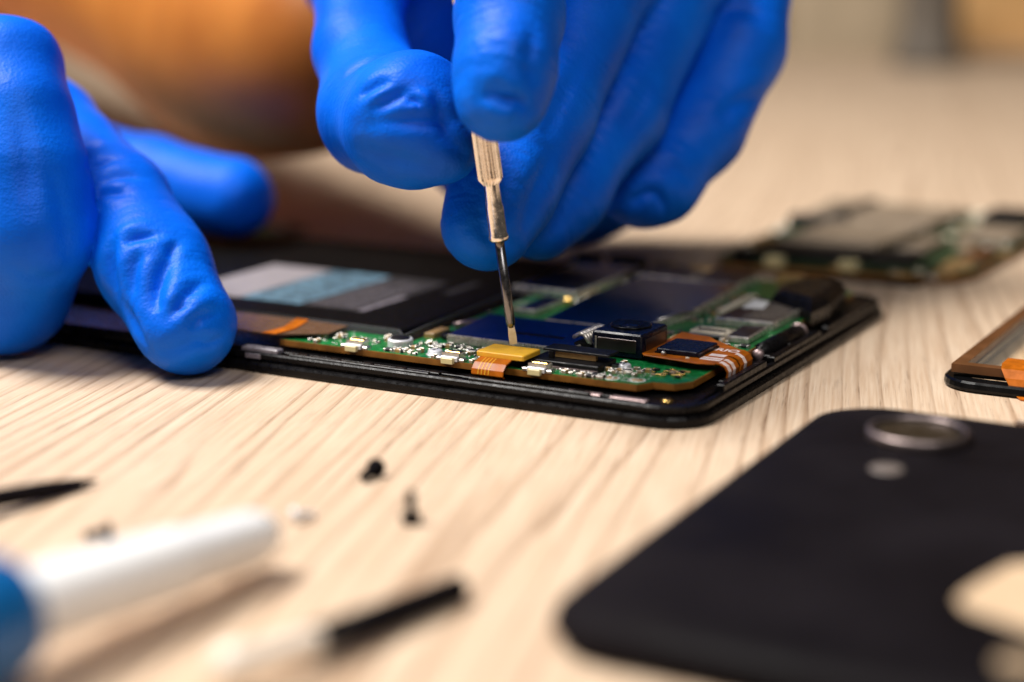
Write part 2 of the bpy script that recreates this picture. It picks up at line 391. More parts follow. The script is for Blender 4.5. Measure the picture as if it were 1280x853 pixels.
mb = MB(); mb.tube([(33.2, 19.0, 5.28), (41.0, 17.0, 5.28)], .28, 'solder', 10); mb.build('shield_fold', pcb)
mb = MB(); mb.box(41.7, 43.1, 37.2, 38.0, PZ, 5.1, 'gold', .15); mb.build('gold_contact', pcb)
can('shield', [(38.9, 12.7), (39.4, 4.1), (50.4, 3.9), (55.2, 12.4)], 5.3, 'shield_dark')
can('shield', [(29.9, 7.3), (29.9, 4.1), (38.4, 4.3), (37.3, 7.9)], 4.95, 'shield_dark')
mb = MB(); mb.prism([(40.6, 9.5), (40.4, 4.7), (49.3, 4.5), (52.6, 9.0), (46, 9.3)], 5.31, 5.335, 'hatch'); mb.build('etched_patch', pcb)
mb = MB(); mb.prism([(46.5, 11.6), (47.5, 8.6), (52.8, 9.6), (53.4, 12.2)], 5.34, 5.37, 'white'); mb.build('sticker', pcb)
# board connectors
mb = MB(); mb.prism([(31.2, 13.2), (31.1, 8.0), (32.2, 7.9), (32.3, 13.2)], PZ, 4.85, 'cream', .08); mb.prism([(33.6, 13.2), (33.5, 7.7), (34.8, 7.6), (34.8, 13.3)], PZ, 4.8, 'cream', .08)
mb.box(31.5, 34.4, 7.7, 8.5, PZ, 4.8, 'cream', .06); mb.box(31.5, 34.4, 12.6, 13.3, PZ, 4.8, 'cream', .06); mb.box(32.2, 33.6, 8.5, 12.6, PZ, 4.4, 'chip')
for k in range(8): mb.box(32.0, 33.2, 8.75+k*.5, 8.98+k*.5, 4.3, 4.9, 'chip')
mb.build('ribbon_connector', pcb)
mb = MB(); mb.box(30.1, 31.0, 8.0, 13.4, PZ, 4.5, 'chip'); mb.box(30.1, 30.9, 8.2, 13.2, 4.5, 4.6, 'solder'); mb.build('connector_latch', pcb)
mb = MB(); mb.box(46.6, 59.8, 14.1, 15.4, PZ, 4.75, 'cream', .1); mb.build('white_strip', pcb)
mb = MB(); mb.box(5.2, 10.6, 14.8, 24.6, PZ, 4.9, 'chip', .1)
for k in range(8): mb.lathe([(.34, PZ), (.34, 4.12), (.22, 4.28), (.05, 4.32)], (4.75, 12.8+k*1.0 if k < 8 else 0, 0), 'solder', 12)
mb.box(4.9, 5.2, 14.8, 24.6, PZ, 4.3, 'pink'); mb.build('board_connector', pcb)
mb = MB(); mb.box(7.4, 8.1, 16.2, 22.0, 5.0, 5.75, 'tan', .06); mb.box(7.1, 10.2, 14.2, 23.6, 5.75, 6.05, 'chip', .06); mb.build('connector_plate', pcb)
mb = MB(); mb.box(6.6, 7.0, 21.9, 22.5, PZ, 5.8, 'chip'); mb.build('connector_post', pcb)
# side switches
def switch_mesh():
    mb = MB(); mb.box(.55, 2.0, -1.3, 1.3, PZ, 4.95, 'rim', .1); mb.box(.8, 1.85, -1.15, 1.0, 4.95, 5.08, 'gold', .05)
    mb.box(-.15, .55, -1.25, 1.25, PZ, 4.6, 'steel', .08); mb.box(.3, .56, -1.3, 1.3, 4.6, 5.0, 'solder')
    for s_ in (-1, 1): mb.box(.1, 1.2, s_*1.75-.35, s_*1.75+.35, PZ, 4.4, 'solder', .12)
    return mb
sw0 = switch_mesh().build('side_switch', pcb); sw0.location = (2.3*S, 49.9*S, 0)
bt = MB(); bt.box(-.75, -.12, -.85, .85, 3.75, 4.55, 'paleyellow', .14); bt0 = bt.build('button', sw0)
SW = [sw0]
for y in (34.9, 22.1):
    c = copy_to(sw0, pcb, (2.3, y, 0)); copy_to(bt0, c); SW.append(c)
# vibration motor, screws, round pads
mb = MB(); mb.lathe([(1.75, PZ), (1.75, 4.95), (1.6, 5.1), (.1, 5.12)], (6.6, 46.3-1.2, 0), 'steel', 36, smooth=False); mb.lathe([(1.35, 5.13), (1.3, 5.2), (.1, 5.21)], (6.6, 45.1, 0), 'chip', 36); mb.build('vibration_motor', pcb)
def screw_m(x, y, r=1.0):
    mb = MB(); mb.lathe([(r*1.25, PZ), (r*1.25, 4.06), (r, 4.08), (r, 4.5), (r*.8, 4.68), (r*.12, 4.72)], (x, y, 0), 'steel', 28)
    mb.box(x-.7*r, x+.7*r, y-.1, y+.1, 4.66, 4.74, 'chip'); return mb.build('screw', pcb)
screw_m(4.6, 38.4); screw_m(9.3, 13.0, .85)
for x, y, m in ((4.6, 9.0, 'tan'), (4.1, 12.3, 'tan')):
    mb = MB(); mb.lathe([(1.05, PZ), (1.05, PZ+.03), (.8, PZ+.031)], (x, y, 0), 'silk', 28, cap0=False, cap1=False); mb.lathe([(.78, PZ), (.78, PZ+.04)], (x, y, 0), m, 28); mb.build('test_pad', pcb)
mb = MB(); mb.box(12.6, 17, 43.5, 45, PZ, 4.7, 'tan', .1); mb.build('capacitor', pcb)
mb = MB(); mb.lathe([(1.7, PZ), (1.7, 4.6), (1.3, 4.8), (.9, 4.82), (.85, 4.5)], (14.2, 41.3, 0), 'chip', 28); mb.build('microphone', pcb)
mb = MB(); mb.tube([(19, 44.0, 4.6), (20.5, 42.5, 4.8), (23.5, 41.6, 4.7)], .5, 'pink', 12); mb.build('antenna_spring', pcb)
# many small surface-mounted pieces, each its own
def smd(l, w, h, m, ends='solder'):
    mb = MB(); mb.box(-w/2, w/2, -l/2+.18*l, l/2-.18*l, 0, h, m, .05); mb.box(-w*.52, w*.52, -l/2, -l/2+.2*l, 0, h*1.03, ends, .04); mb.box(-w*.52, w*.52, l/2-.2*l, l/2, 0, h*1.03, ends, .04)
    return mb
kinds = [(.9, .5, .4, 'cap', 'capacitor'), (.7, .4, .32, 'chip', 'resistor'), (1.1, .6, .5, 'tan', 'capacitor'), (.6, .35, .3, 'cream', 'capacitor'), (1.3, .9, .4, 'chip', 'resistor')]
protos = []
occupied = [(1.5, 5.4, 47.3, 52.5), (1.5, 5.4, 32.3, 37.5), (1.5, 5.4, 19.5, 24.7), (4.6, 8.6, 42.8, 47.2), (3.2, 6.2, 36.9, 39.8), (4.2, 10.8, 14.4, 24.8), (2.6, 5.9, 7.6, 13.4), (7.8, 10.6, 11.7, 14.2), (12.4, 17.2, 43.2, 45.2), (12.4, 16, 39.4, 43.2), (1.5, 9, 23.2, 31.4)]
zones = [((3.0, 9.8, 9.2, 15.0), 16), ((5.8, 11.5, 12.5, 27), 10), ((3.0, 10.6, 16, 44.8), 62), ((3.0, 10.8, 46.5, 60), 22), ((40.2, 62, 14.2, 17.2), 30), ((43.5, 62, 35.9, 37.3), 14), ((56.5, 60, 3.6, 13), 5), ((26.0, 33, 14.3, 19), 12), ((30, 38, 42.3, 45), 4), ((26.4, 31, 3.2, 8), 7), ((55.5, 60, 13, 17), 5), ((64.5, 74.5, 37, 45), 8)]
cnt = 0
for (x0, x1, y0, y1), n in zones:
    tries = 0; got = 0
    while got < n and tries < 500:
        tries += 1
        x, y = random.uniform(x0, x1), random.uniform(y0, y1); rot = random.choice((0, PI/2))
        if any(a < x < b and c < y < d for a, b, c, d in occupied): continue
        k = random.randrange(len(kinds)); l, w, h, mm, nm = kinds[k]
        g = l*.62; occupied.append((x-g, x+g, y-g, y+g))
        pr = next((p for p in protos if p[0] == k), None)
        if pr is None:
            o = smd(l, w, h, mm).build(nm, pcb); protos.append((k, o)); o.location = (x*S, y*S, PZ*S); o.rotation_euler = (0, 0, rot)
        else: copy_to(pr[1], pcb, (x, y, PZ), rot)
        got += 1; cnt += 1
# extra solder blobs and silk print between them
mb = MB()
for k in range(150):
    x, y = random.uniform(3.0, 10.6), random.uniform(15, 58)
    if 24 < y < 31 and x < 8: continue
    r = random.uniform(.09, .2); mb.lathe([(r, PZ), (r*.9, PZ+r*.5), (r*.3, PZ+r*.8)], (x, y, 0), 'solder', 8)
for k in range(60):
    x, y = random.uniform(2.8, 10.6), random.uniform(8, 60); l = random.uniform(.3, 1.1)
    if random.random() < .5: mb.box(x, x+.1, y, y+l, PZ, PZ+.012, 'silk')
    else: mb.box(x, x+l*.7, y, y+.1, PZ, PZ+.012, 'silk')
for k in range(70):
    x, y = random.uniform(3.4, 8.5), random.uniform(9, 14.5); r = random.uniform(.08, .2); mb.lathe([(r, PZ), (r*.9, PZ+r*.5), (r*.3, PZ+r*.8)], (x, y, 0), 'solder', 8)
tag(mb.build('solder_joints', pcb), kind='stuff')
mb = MB()
for k in range(34):
    x, y = 9.6+random.uniform(-1.7, 1.8), 7.2+random.uniform(-2.2, 2.2); mb.box(x-.2, x+.2, y-.33, y+.33, PZ, PZ+random.uniform(.1, .3), random.choice(('tan', 'chip', 'gold', 'cap')), .03)
tag(mb.build('residue', pcb), kind='stuff')
# main camera module
cm = (14.2, 22.5, 12.75, 20.1)
mb = MB(); mb.prism(rrect(cm[0], cm[1], cm[2], cm[3], .35, 2), 4.3, 7.4, 'darkblue', .22)
mb.box(cm[0]-.08, cm[0]+.02, cm[2]+.9, cm[3]-.9, 4.9, 6.6, 'shield_dark', .02); mb.box(cm[0]+1.0, cm[1]-1.0, cm[2]-.08, cm[2]+.02, 4.9, 6.7, 'shield_dark', .02)
mb.box(cm[0]-.05, cm[0]+.02, cm[3]-.75, cm[3]-.5, 4.9, 6.7, 'rim')
camm = mb.build('camera_module', phone)
cx_, cy_ = 19.0, 16.6
mb = MB(); mb.lathe([(2.75, 7.38), (2.75, 7.62), (2.6, 7.7), (2.35, 7.7), (1.5, 7.45), (.9, 7.35)], (cx_, cy_, 0), 'gloss', 40, cap1=False); mb.lathe([(1.25, 7.36), (.9, 7.5), (.3, 7.6), (.02, 7.62)], (cx_, cy_, 0), 'darkblue', 30); mb.build('lens', camm)
mb = MB(); mb.box(25.6, 27.4, 12.6, 13.9, PZ, 4.9, 'paleyellow', .15); mb.build('flash_led', pcb)
# knurled shield clip left of the camera
mb = MB()
for k in range(9):
    x = 14.4+k*.72; mb.tube([(x, 20.4, 5.3), (x, 21.3, 6.6), (x+.2, 22.0, 6.65), (x+.3, 23.0, 6.0)], .28, 'rim', 8)
mb.box(14.1, 21, 20.3, 22.6, PZ, 5.5, 'chip'); mb.build('spring_clip', pcb)
# front camera flex: polyimide sheet with sensor and white markings, tail rolling over the edge
F1 = 4.95
mb = MB()
mb.prism([(13.4, 12.2), (14.4, 12.9), (28.6, 13.3), (27.4, 8.6), (25.9, 7.2), (22.3, 2.3), (13.0, 2.2), (12.4, 4.4)], F1, F1+.14, 'flex', .04)
for (qa, qb) in ((13.4, 17.4), (18.0, 22.2)):
    path = [(0, 2.6, F1+.08), (0, 1.7, F1+.06), (0, 1.0, F1-.25), (0, .6, F1-.9), (0, .7, F1-1.7)]
    mb.ribbon([(x+(qa+qb)/2, y, z) for x, y, z in path], (1, 0, 0), qb-qa, .14, 'flex')
fc = mb.build('front_camera_flex', phone)
mb = MB(); mb.prism(rrect(15.2, 22.0, 5.3, 11.3, .35, 2), F1+.14, 5.75, 'darkblue', .12); mb.box(15.1, 22.1, 5.2, 11.4, F1+.1, 5.3, 'chip'); mb.build('sensor_chip', fc)
mb = MB(); mb.lathe([(.34, F1+.1), (.34, F1+.5), (.15, F1+.7)], (14.5, 9.9, 0), 'solder', 14); mb.build('solder_dot', fc)
mb = MB(); mb.lathe([(.3, F1+.1), (.25, F1+.3)], (14.2, 6.4, 0), 'cream', 12); 
for k in range(7): mb.box(23.2+(k % 2)*.5, 23.6+(k % 2)*.5, 6.4+k*.8, 6.9+k*.8, F1+.1, F1+.3, 'gold' if k % 2 else 'cream', .05)
mb.build('gold_contact', fc)
mb = MB(); mb.prism([(17.0, 4.7), (17.0, 2.5), (18.3, 2.5), (18.3, 4.7)], F1+.13, F1+.155, 'ink'); mb.prism([(14.6, 5.0), (14.6, 2.2), (16.3, 2.2), (16.3, 5.0)], F1+.13, F1+.155, 'ink'); mb.prism([(15.35, 4.9), (15.35, 2.3), (15.5, 2.3), (15.5, 4.9)], F1+.155, F1+.165, 'flex')
for q in (14.2, 15.7, 19.6):
    path = [(0, 1.9, F1+.155), (0, 1.55, F1+.13), (0, .9, F1-.22), (0, .5, F1-.9), (0, .6, F1-1.6)]
    mb.ribbon([(q, y, z) for x, y, z in path], (1, 0, 0), .85, .05, 'ink')
mb.build('printed_marks', fc)
def text(s, size, loc, rot, m, parent, name):
    cu = bpy.data.curves.new('t', 'FONT'); cu.body = s; cu.size = size*S; cu.extrude = .00001; cu.align_x = 'CENTER'; cu.offset = .00006
    t = bpy.data.objects.new('t', cu); COL.objects.link(t); dg = bpy.context.evaluated_depsgraph_get()
    me = bpy.data.meshes.new_from_object(t.evaluated_get(dg)); bpy.data.objects.remove(t); bpy.data.curves.remove(cu)
    me.materials.clear(); me.materials.append(M[m]); o = bpy.data.objects.new(name, me); COL.objects.link(o); o.parent = parent
    o.location = [c*S for c in loc]; o.rotation_euler = rot; return o
text('FRIO', 2.0, (20.2, 4.0, F1+.15), (0, 0, -PI/2), 'ink', fc, 'lettering')
# yellow connector head with its brown ribbon
mb = MB(); mb.prism(rrect(2.4, 7.2, 24.0, 30.9, .2, 2), 5.15, 5.8, 'yellow', .1); yc = mb.build('ribbon_head', phone)
mb = MB(); mb.ribbon([(4.2, 28.0, 5.1), (2.4, 28.0, 5.05), (1.0, 28.0, 4.7), (.25, 28.0, 4.0), (.1, 28.0, 3.4), (.5, 28.0, 3.05)], (0, 1, 0), 4.6, .16, 'flex')
for k in range(4): mb.ribbon([(2.2, 29.3-k*.5, 5.12), (1.0, 29.3-k*.5, 4.80), (.16, 29.3-k*.5, 4.05), (0.0, 29.3-k*.5, 3.4)], (0, 1, 0), .1, .05, 'yellow')
mb.build('ribbon_cable', yc)
mb = MB(); mb.box(4.2, 7.4, 25, 30, PZ, 5.15, 'chip'); mb.build('socket', yc)
# loudspeaker box, headphone barrel
mb = MB()
sp = [(53, 9.5), (49.5, 3.5), (46.5, -.2+1.2), (54, .6), (66, 2.0), (68.5, 6), (66.5, 10.2), (60, 11.2)]
mb.loft([[(x, y, 3.6) for x, y in sp], [(x, y, 5.6) for x, y in sp], [(x, y, 6.6) for x, y in inset(sp, .7)], [(x, y, 7.0) for x, y in inset(sp, 1.8)]], 'black', smooth=False)
mb.tube([(50.2, 2.4, 5.9), (58, 1.9, 6.4)], .35, 'gloss', 10); mb.build('loudspeaker_box', phone)
mb = MB(); mb.tube([(28.5, 2.0, 3.2), (29.2, 2.0, 3.2), (29.3, 2.0, 3.2), (43.5, 1.9, 3.2), (43.6, 1.9, 3.2), (44.5, 1.9, 3.2)], [1.0, 1.0, 1.35, 1.35, 1.0, 1.0], 'black', 20); mb.tube([(27.6, 2.0, 3.2), (28.6, 2.0, 3.2)], .8, 'pink', 14); mb.tube([(43.4, 1.9, 3.25), (44, 1.9, 3.25)], 1.42, 'pink', 20); mb.build('headphone_socket', phone)
# parts along the far edge
for x, y, l, m in ((73.5, 49.5, 4, 'chip'), (74, 42.5, 6, 'chip'), (75, 36, 3.5, 'tan'), (73.6, 29, 4, 'tan'), (74.2, 52, 2.4, 'cream'), (74, 14, 4, 'tan'), (73, 9.5, 3, 'gold')):
    mb = MB(); mb.box(x-1.2, x+1.2, y-l/2, y+l/2, PZ, 6.2 if m == 'chip' else 5.6, m, .2); mb.build('edge_component', pcb)

# ------------------------------------------------------------------ screwdriver
tip = pd(642, 430.5, 224.6); top = pd(603, 150, 215.2)
ax = Vector(top-tip).normalized()
scr = tag(empty('screwdriver', tip), 'slim nickel precision screwdriver held upright in the gloved fingers', 'screwdriver')
mb = MB()
side = Vector((1, 0, 0)); side = (side-ax*side.dot(ax)).normalized(); fr = ax.cross(side).normalized()
def blade(h, w, t): return [tuple(ax*h+side*a*w+fr*b*t) for a, b in ((-1, -1), (1, -1), (1, 1), (-1, 1))]
mb.loft([blade(0, .50, .10), blade(1.3, .52, .22), blade(2.6, .40, .40), blade(3.2, .38, .42)], 'steel'); mb.build('blade', scr)
mb = MB(); mb.lathe([(.5, 2.4), (.62, 3.0), (.64, 14.6)], (0, 0, 0), 'darksteel', 24, axis=ax); mb.build('shaft', scr)
mb = MB()
mb.lathe([(.75, 14.2), (1.15, 14.15), (1.30, 14.4), (1.30, 14.8), (1.17, 15.1), (1.17, 18.6), (1.05, 19.2), (1.0, 21.2), (1.02, 21.6)], (0, 0, 0), 'warmsteel', 40, axis=ax, cap1=False)
mb.build('collar', scr)
mb = MB(); mb.lathe([(1.0, 21.5), (1.52, 22.2), (1.58, 22.5), (1.58, 46), (1.4, 47), (1.1, 50), (1.5, 52), (1.5, 60), (.3, 62)], (0, 0, 0), 'warmsteel', 36, axis=ax, smooth=False, flute=.22, fl=(22.1, 46)); mb.build('handle', scr)

# ------------------------------------------------------------------ gloved hands: signed distance field -> surface net -> folds
def sdf_mesh(chains, palm, lo, hi, h=.75):
    xs = [np.arange(lo[i], hi[i], h, dtype=np.float32) for i in range(3)]
    shp = tuple(len(x) for x in xs); F = np.full(shp, 40., np.float32)
    def seg(a, b, ra, rb, m=14):
        a, b = np.array(a, np.float32), np.array(b, np.float32); R = max(ra, rb)+m
        sl = []
        for i in range(3):
            l, u = min(a[i], b[i])-R, max(a[i], b[i])+R
            sl.append(slice(int(np.clip((l-lo[i])/h, 0, shp[i])), int(np.clip((u-lo[i])/h+1, 0, shp[i]))))
        X, Y, Z = np.meshgrid(xs[0][sl[0]], xs[1][sl[1]], xs[2][sl[2]], indexing='ij', sparse=True)
        d = b-a; L2 = float(d@d)+1e-6
        t = np.clip(((X-a[0])*d[0]+(Y-a[1])*d[1]+(Z-a[2])*d[2])/L2, 0, 1)
        D = np.sqrt((X-a[0]-t*d[0])**2+(Y-a[1]-t*d[1])**2+(Z-a[2]-t*d[2])**2)-(ra+(rb-ra)*t)
        return tuple(sl), D
    def smin(a, b, k): 
        hh = np.clip(k-np.abs(a-b), 0, None)/k; return np.minimum(a, b)-hh*hh*k*.25
    for ch, kj in chains:
        G = np.full(shp, 40., np.float32)
        for (a, ra), (b, rb) in zip(ch[:-1], ch[1:]):
            sl, D = seg(a, b, ra, rb); G[sl] = smin(G[sl], D, 2.5)
        F = smin(F, G, kj)
    G = np.full(shp, 40., np.float32)
    for a, ra, b, rb in palm:
        sl, D = seg(a, b, ra, rb); G[sl] = smin(G[sl], D, 8.)
    F = smin(F, G, 5.)
    # naive surface nets
    neg = F < 0
    c = np.zeros(tuple(s-1 for s in shp), np.int8)
    for i in (0, 1):
        for j in (0, 1):
            for k in (0, 1): c += neg[i:shp[0]-1+i, j:shp[1]-1+j, k:shp[2]-1+k]
    act = (c > 0) & (c < 8); idx = np.argwhere(act); ids = np.full(act.shape, -1, np.int32); ids[act] = np.arange(len(idx))
    acc = np.zeros((len(idx), 3)); cn = np.zeros(len(idx)); i0, j0, k0 = idx.T
    corners = [(i, j, k) for i in (0, 1) for j in (0, 1) for k in (0, 1)]
    for p in corners:
        for axx in range(3):
            if p[axx]: continue
            q = list(p); q[axx] = 1
            a = F[i0+p[0], j0+p[1], k0+p[2]]; b = F[i0+q[0], j0+q[1], k0+q[2]]
            m = (a < 0) != (b < 0); t = np.where(m, a/np.where(m, a-b, 1), 0)
            pt = np.array(p, float)[None].repeat(len(idx), 0); pt[:, axx] += t
            acc += pt*m[:, None]; cn += m
    V = (idx+acc/cn[:, None])*h+np.array(lo)
    Q = []
    for axx in range(3):
        sl0 = [slice(1, -1)]*3; sl1 = [slice(1, -1)]*3; sl0[axx] = slice(0, -1); sl1[axx] = slice(1, None)
        n0 = neg[tuple(sl0)]; n1 = neg[tuple(sl1)]; e = np.argwhere(n0 != n1); flip = n0[tuple(e.T)]
        off = np.array([1, 1, 1]); off[axx] = 0; e = e+off
        u, v = (axx+1) % 3, (axx+2) % 3
        du = np.zeros(3, int); du[u] = 1; dv = np.zeros(3, int); dv[v] = 1
        quad = np.stack([ids[tuple((e-du-dv).T)], ids[tuple((e-dv).T)], ids[tuple(e.T)], ids[tuple((e-du).T)]], 1)
        quad[~flip] = quad[~flip][:, ::-1]; Q.append(quad)
    Q = np.concatenate(Q); Q = Q[(Q >= 0).all(1)]
    return V, Q
def np_mesh(name, V, Q):
    me = bpy.data.meshes.new(name); me.vertices.add(len(V)); me.vertices.foreach_set('co', (V*S).astype(np.float32).ravel())
    me.loops.add(Q.size); me.loops.foreach_set('vertex_index', Q.astype(np.int32).ravel())
    me.polygons.add(len(Q)); me.polygons.foreach_set('loop_start', np.arange(0, Q.size, 4, dtype=np.int32)); me.polygons.foreach_set('loop_total', np.full(len(Q), 4, np.int32))
    me.polygons.foreach_set('use_smooth', np.ones(len(Q), bool)); me.update(calc_edges=True); me.validate(); return me
def smooth_line(p, n=6):
    if len(p) < 3: return p
    q = [np.array(v, float) for v in p]; q = [2*q[0]-q[1]]+q+[2*q[-1]-q[-2]]; out = []
    for i in range(1, len(q)-2):
        for t in np.linspace(0, 1, n, endpoint=False):
            a, b, c, d = q[i-1:i+3]; out.append(tuple(.5*(2*b+(c-a)*t+(2*a-5*b+4*c-d)*t*t+(3*b-a-3*c+d)*t**3)))
    return out+[tuple(q[-2])]
def glove(name, chains, palm, folds, parent, seed, wrink):
    allp = [np.array(p) for ch, _ in chains for p, r in ch]+[np.array(a) for a, _, _, _ in palm]+[np.array(b) for _, _, b, _ in palm]
    rmax = 24; lo = np.min(allp, 0)-rmax; hi = np.max(allp, 0)+rmax
    lo[2] = max(lo[2], -2)
    V, Q = sdf_mesh(chains, palm, lo, hi)
    # relax the net a little so voxel steps vanish
    e = np.concatenate([Q[:, [0, 1]], Q[:, [1, 2]], Q[:, [2, 3]], Q[:, [3, 0]]])
    for it in range(4):
        s_ = np.zeros_like(V); n_ = np.zeros(len(V)); np.add.at(s_, e[:, 0], V[e[:, 1]]); np.add.at(n_, e[:, 0], 1); np.add.at(s_, e[:, 1], V[e[:, 0]]); np.add.at(n_, e[:, 1], 1)
        lap = s_/n_[:, None]-V; V = V+(.5 if it % 2 == 0 else -.48)*lap
    me = np_mesh(name, V, Q); o = bpy.data.objects.new(name, me); COL.objects.link(o)
    bvh = BVHTree.FromPolygons([tuple(v) for v in V], [tuple(q) for q in Q])
    sub(o, 1); dg = bpy.context.evaluated_depsgraph_get(); me2 = bpy.data.meshes.new_from_object(o.evaluated_get(dg)); o.modifiers.clear(); o.data = me2
    n = len(me2.vertices); P = np.empty(n*3); me2.vertices.foreach_get('co', P); P = P.reshape(-1, 3)/S
    Nn = np.empty(n*3); me2.vertices.foreach_get('normal', Nn); Nn = Nn.reshape(-1, 3)
    disp = np.zeros(n)
    # taut, slightly uneven rubber
    w = np.array([(.21, .13, .17), (-.16, .24, .11), (.09, -.2, .27), (.45, .3, -.38), (-.5, .42, .3)])+rng.normal(0, .02, (5, 3))
    for k, a in enumerate((.16, .14, .14, .07, .06)): disp += a*np.sin(P@w[k]+seed*1.7+k)
    # fine stretch wrinkles gathered round the finger joints
    for (ch, _), wk in zip(chains, wrink):
        for i in range(1, len(ch)):
            c0 = np.array(ch[i][0]); r0 = ch[i][1]; axd = np.array(ch[i][0])-np.array(ch[i-1][0]); axd /= np.linalg.norm(axd)
            rel = P-c0; near = np.argwhere((rel**2).sum(1) < (2.1*r0)**2)[:, 0]
            for k in near:
                q = rel[k]; t = q@axd; o_ = q-axd*t
                v = noise.noise(Vector((t*.75+seed, o_[0]*.16+i, o_[1]*.16+o_[2]*.12)))
                v2 = noise.noise(Vector((q[0]*.42+seed, q[1]*.42, q[2]*.42+i)))
                fall = max(0., 1-(q@q)/(2.1*r0)**2)
                disp[k] -= .30*wk*fall*max(0., 1-abs(v)*4.2)*(.5+1.3*max(0., v2+.15))
    for poly, depth, wd in folds:
        hits = []
        poly = smooth_line(poly)
        for (xa, ya), (xb, yb) in zip(poly[:-1], poly[1:]):
            for t in np.linspace(0, 1, 5, endpoint=False):
                d_ = Vector(pd(xa+(xb-xa)*t, ya+(yb-ya)*t, 100.)-np.array([0, 0, CAM_H])).normalized()
                hl = bvh.ray_cast(Vector((0, 0, CAM_H)), d_)[0]
                if hl is not None: hits.append(np.array(hl))
        if len(hits) < 3: continue
        H = np.array(hits); c0 = H.mean(0); near = np.argwhere(np.linalg.norm(P-c0, axis=1) < np.linalg.norm(H-c0, axis=1).max()+4*wd)[:, 0]
        Dm = np.full(len(near), 99.); ar = np.zeros(len(near), int)
        for i_, hp in enumerate(H):
            dd = np.linalg.norm(P[near]-hp, axis=1); b_ = dd < Dm; Dm[b_] = dd[b_]; ar[b_] = i_
        tt = ar/(len(H)-1); fade = np.sin(np.clip(tt, .03, .97)*PI)**.7
        wd = wd*1.05
        disp[near] += 1.5*fade*depth*(-np.exp(-(Dm/(wd*.82))**2)+.28*np.exp(-((Dm-2.1*wd)/(wd*1.1))**2))
    P = P+Nn*disp[:, None]; P[:, 2] = np.maximum(P[:, 2], .05)
    me2.vertices.foreach_set('co', (P*S).ravel()); me2.update()
    for p_ in me2.polygons: p_.use_smooth = True
    me2.materials.clear(); me2.materials.append(M['glove']); o.parent = parent
    return o

person = tag(empty('person'), 'person in blue rubber gloves with bare forearm, holding the phone and the screwdriver', 'person')
def C(*pts): return [(pd(x, y, d), r) for x, y, d, r in pts]
# right hand
r_index = C((655, -210, 262, 8.5), (650, -95, 226, 7.0), (638, 15, 211, 6.5), (631, 85, 206.5, 6.1), (627, 122, 206.2, 5.6))
r_middle = C((745, -230, 272, 9), (762, -40, 252, 7.9), (680, 140, 239, 7.1), (626, 240, 232, 6.8), (611, 282, 230, 6.2))
r_ring = C((845, -220, 278, 9), (853, -35, 266, 7.5), (773, 140, 254, 6.8), (706, 240, 247, 6.2), (672, 275, 245, 5.8))
r_pinky = C((945, -150, 284, 8), (925, 58, 271, 7.2), (874, 166, 266, 6.8), (822, 225, 262, 6.2), (797, 238, 261, 6.1))
r_thumb = C((455, -80, 285, 9), (450, -10, 258, 6.6), (450, 70, 247, 6.5), (476, 142, 236, 8.0), (514, 150, 224, 8.6), (560, 186, 220.5, 4.4))
wr = pd(508, 5, 306); pc = pd(590, -95, 300); hl = pd(682, 182, 287); hm = pd(815, 118, 300)
palm_plus_added_r = [(wr, 14.5, pc, 19), (pc, 17, hl, 13.5), (hl, 13.5, hm, 14), (hm, 14, r_pinky[0][0], 9), (hl, 13, pd(600, 150, 292), 13), (pd(698, 226, 288), 9, pd(798, 212, 289), 7.8), (hm, 13, pd(842, 148, 325), 9), (pd(842, 148, 325), 9, pd(700, 150, 325), 13)]+[(pc, 16, c[0][0], c[0][1]+1.5) for c in (r_index, r_middle, r_ring, r_pinky)]+[(pd(480, 0, 305), 14, r_thumb[0][0], 9), (r_thumb[0][0], 10, r_index[0][0], 10), (pd(500, -60, 300), 14, pd(640, -150, 285), 14)]  # palm plus unseen bulk added to reflect blue in shields and block overhead light
folds_r = [
 ([(600, 117), (615, 119), (632, 124), (650, 128), (661, 143)], .75, .9), ([(612, 104), (640, 108)], .25, .8), ([(668, 30), (664, 70), (668, 120)], .3, 1.2),
 ([(445, 122), (470, 108), (494, 98)], .5, .9), ([(458, 139), (490, 124), (524, 109)], .6, 1.0), ([(450, 157), (500, 150), (549, 151), (560, 169), (590, 205)], .5, 1.1),
 ([(540, 112), (549, 135), (552, 152)], .4, .9), ([(508, 131), (518, 126), (527, 136)], .5, .6), ([(430, 100), (450, 80), (480, 70)], .3, 1.2), ([(440, 185), (500, 200), (560, 215)], .3, 1.4),
 ([(787, 257), (800, 247), (818, 243), (836, 268)], .5, .9), ([(900, 150), (920, 130), (960, 120)], .35, 1.3), ([(820, 200), (850, 215), (870, 235)], .3, 1.2),
 ([(690, 190), (665, 250), (655, 300)], .4, 1.4), ([(600, 250), (605, 290), (640, 310)], .35, 1.2), ([(740, 60), (700, 130), (680, 180)], .25, 1.5), ([(820, 90), (800, 130), (770, 180)], .3, 1.5),
 ([(700, 245), (690, 280), (675, 300)], .4, 1.), ([(880, 20), (930, 10), (960, 25)], .3, 1.4)]
glove('glove', [(r_index, .3), (r_middle, .3), (r_ring, .3), (r_pinky, .3), (r_thumb, .4)], palm_plus_added_r, folds_r, person, 1, (.45, .45, .5, .5, .22))
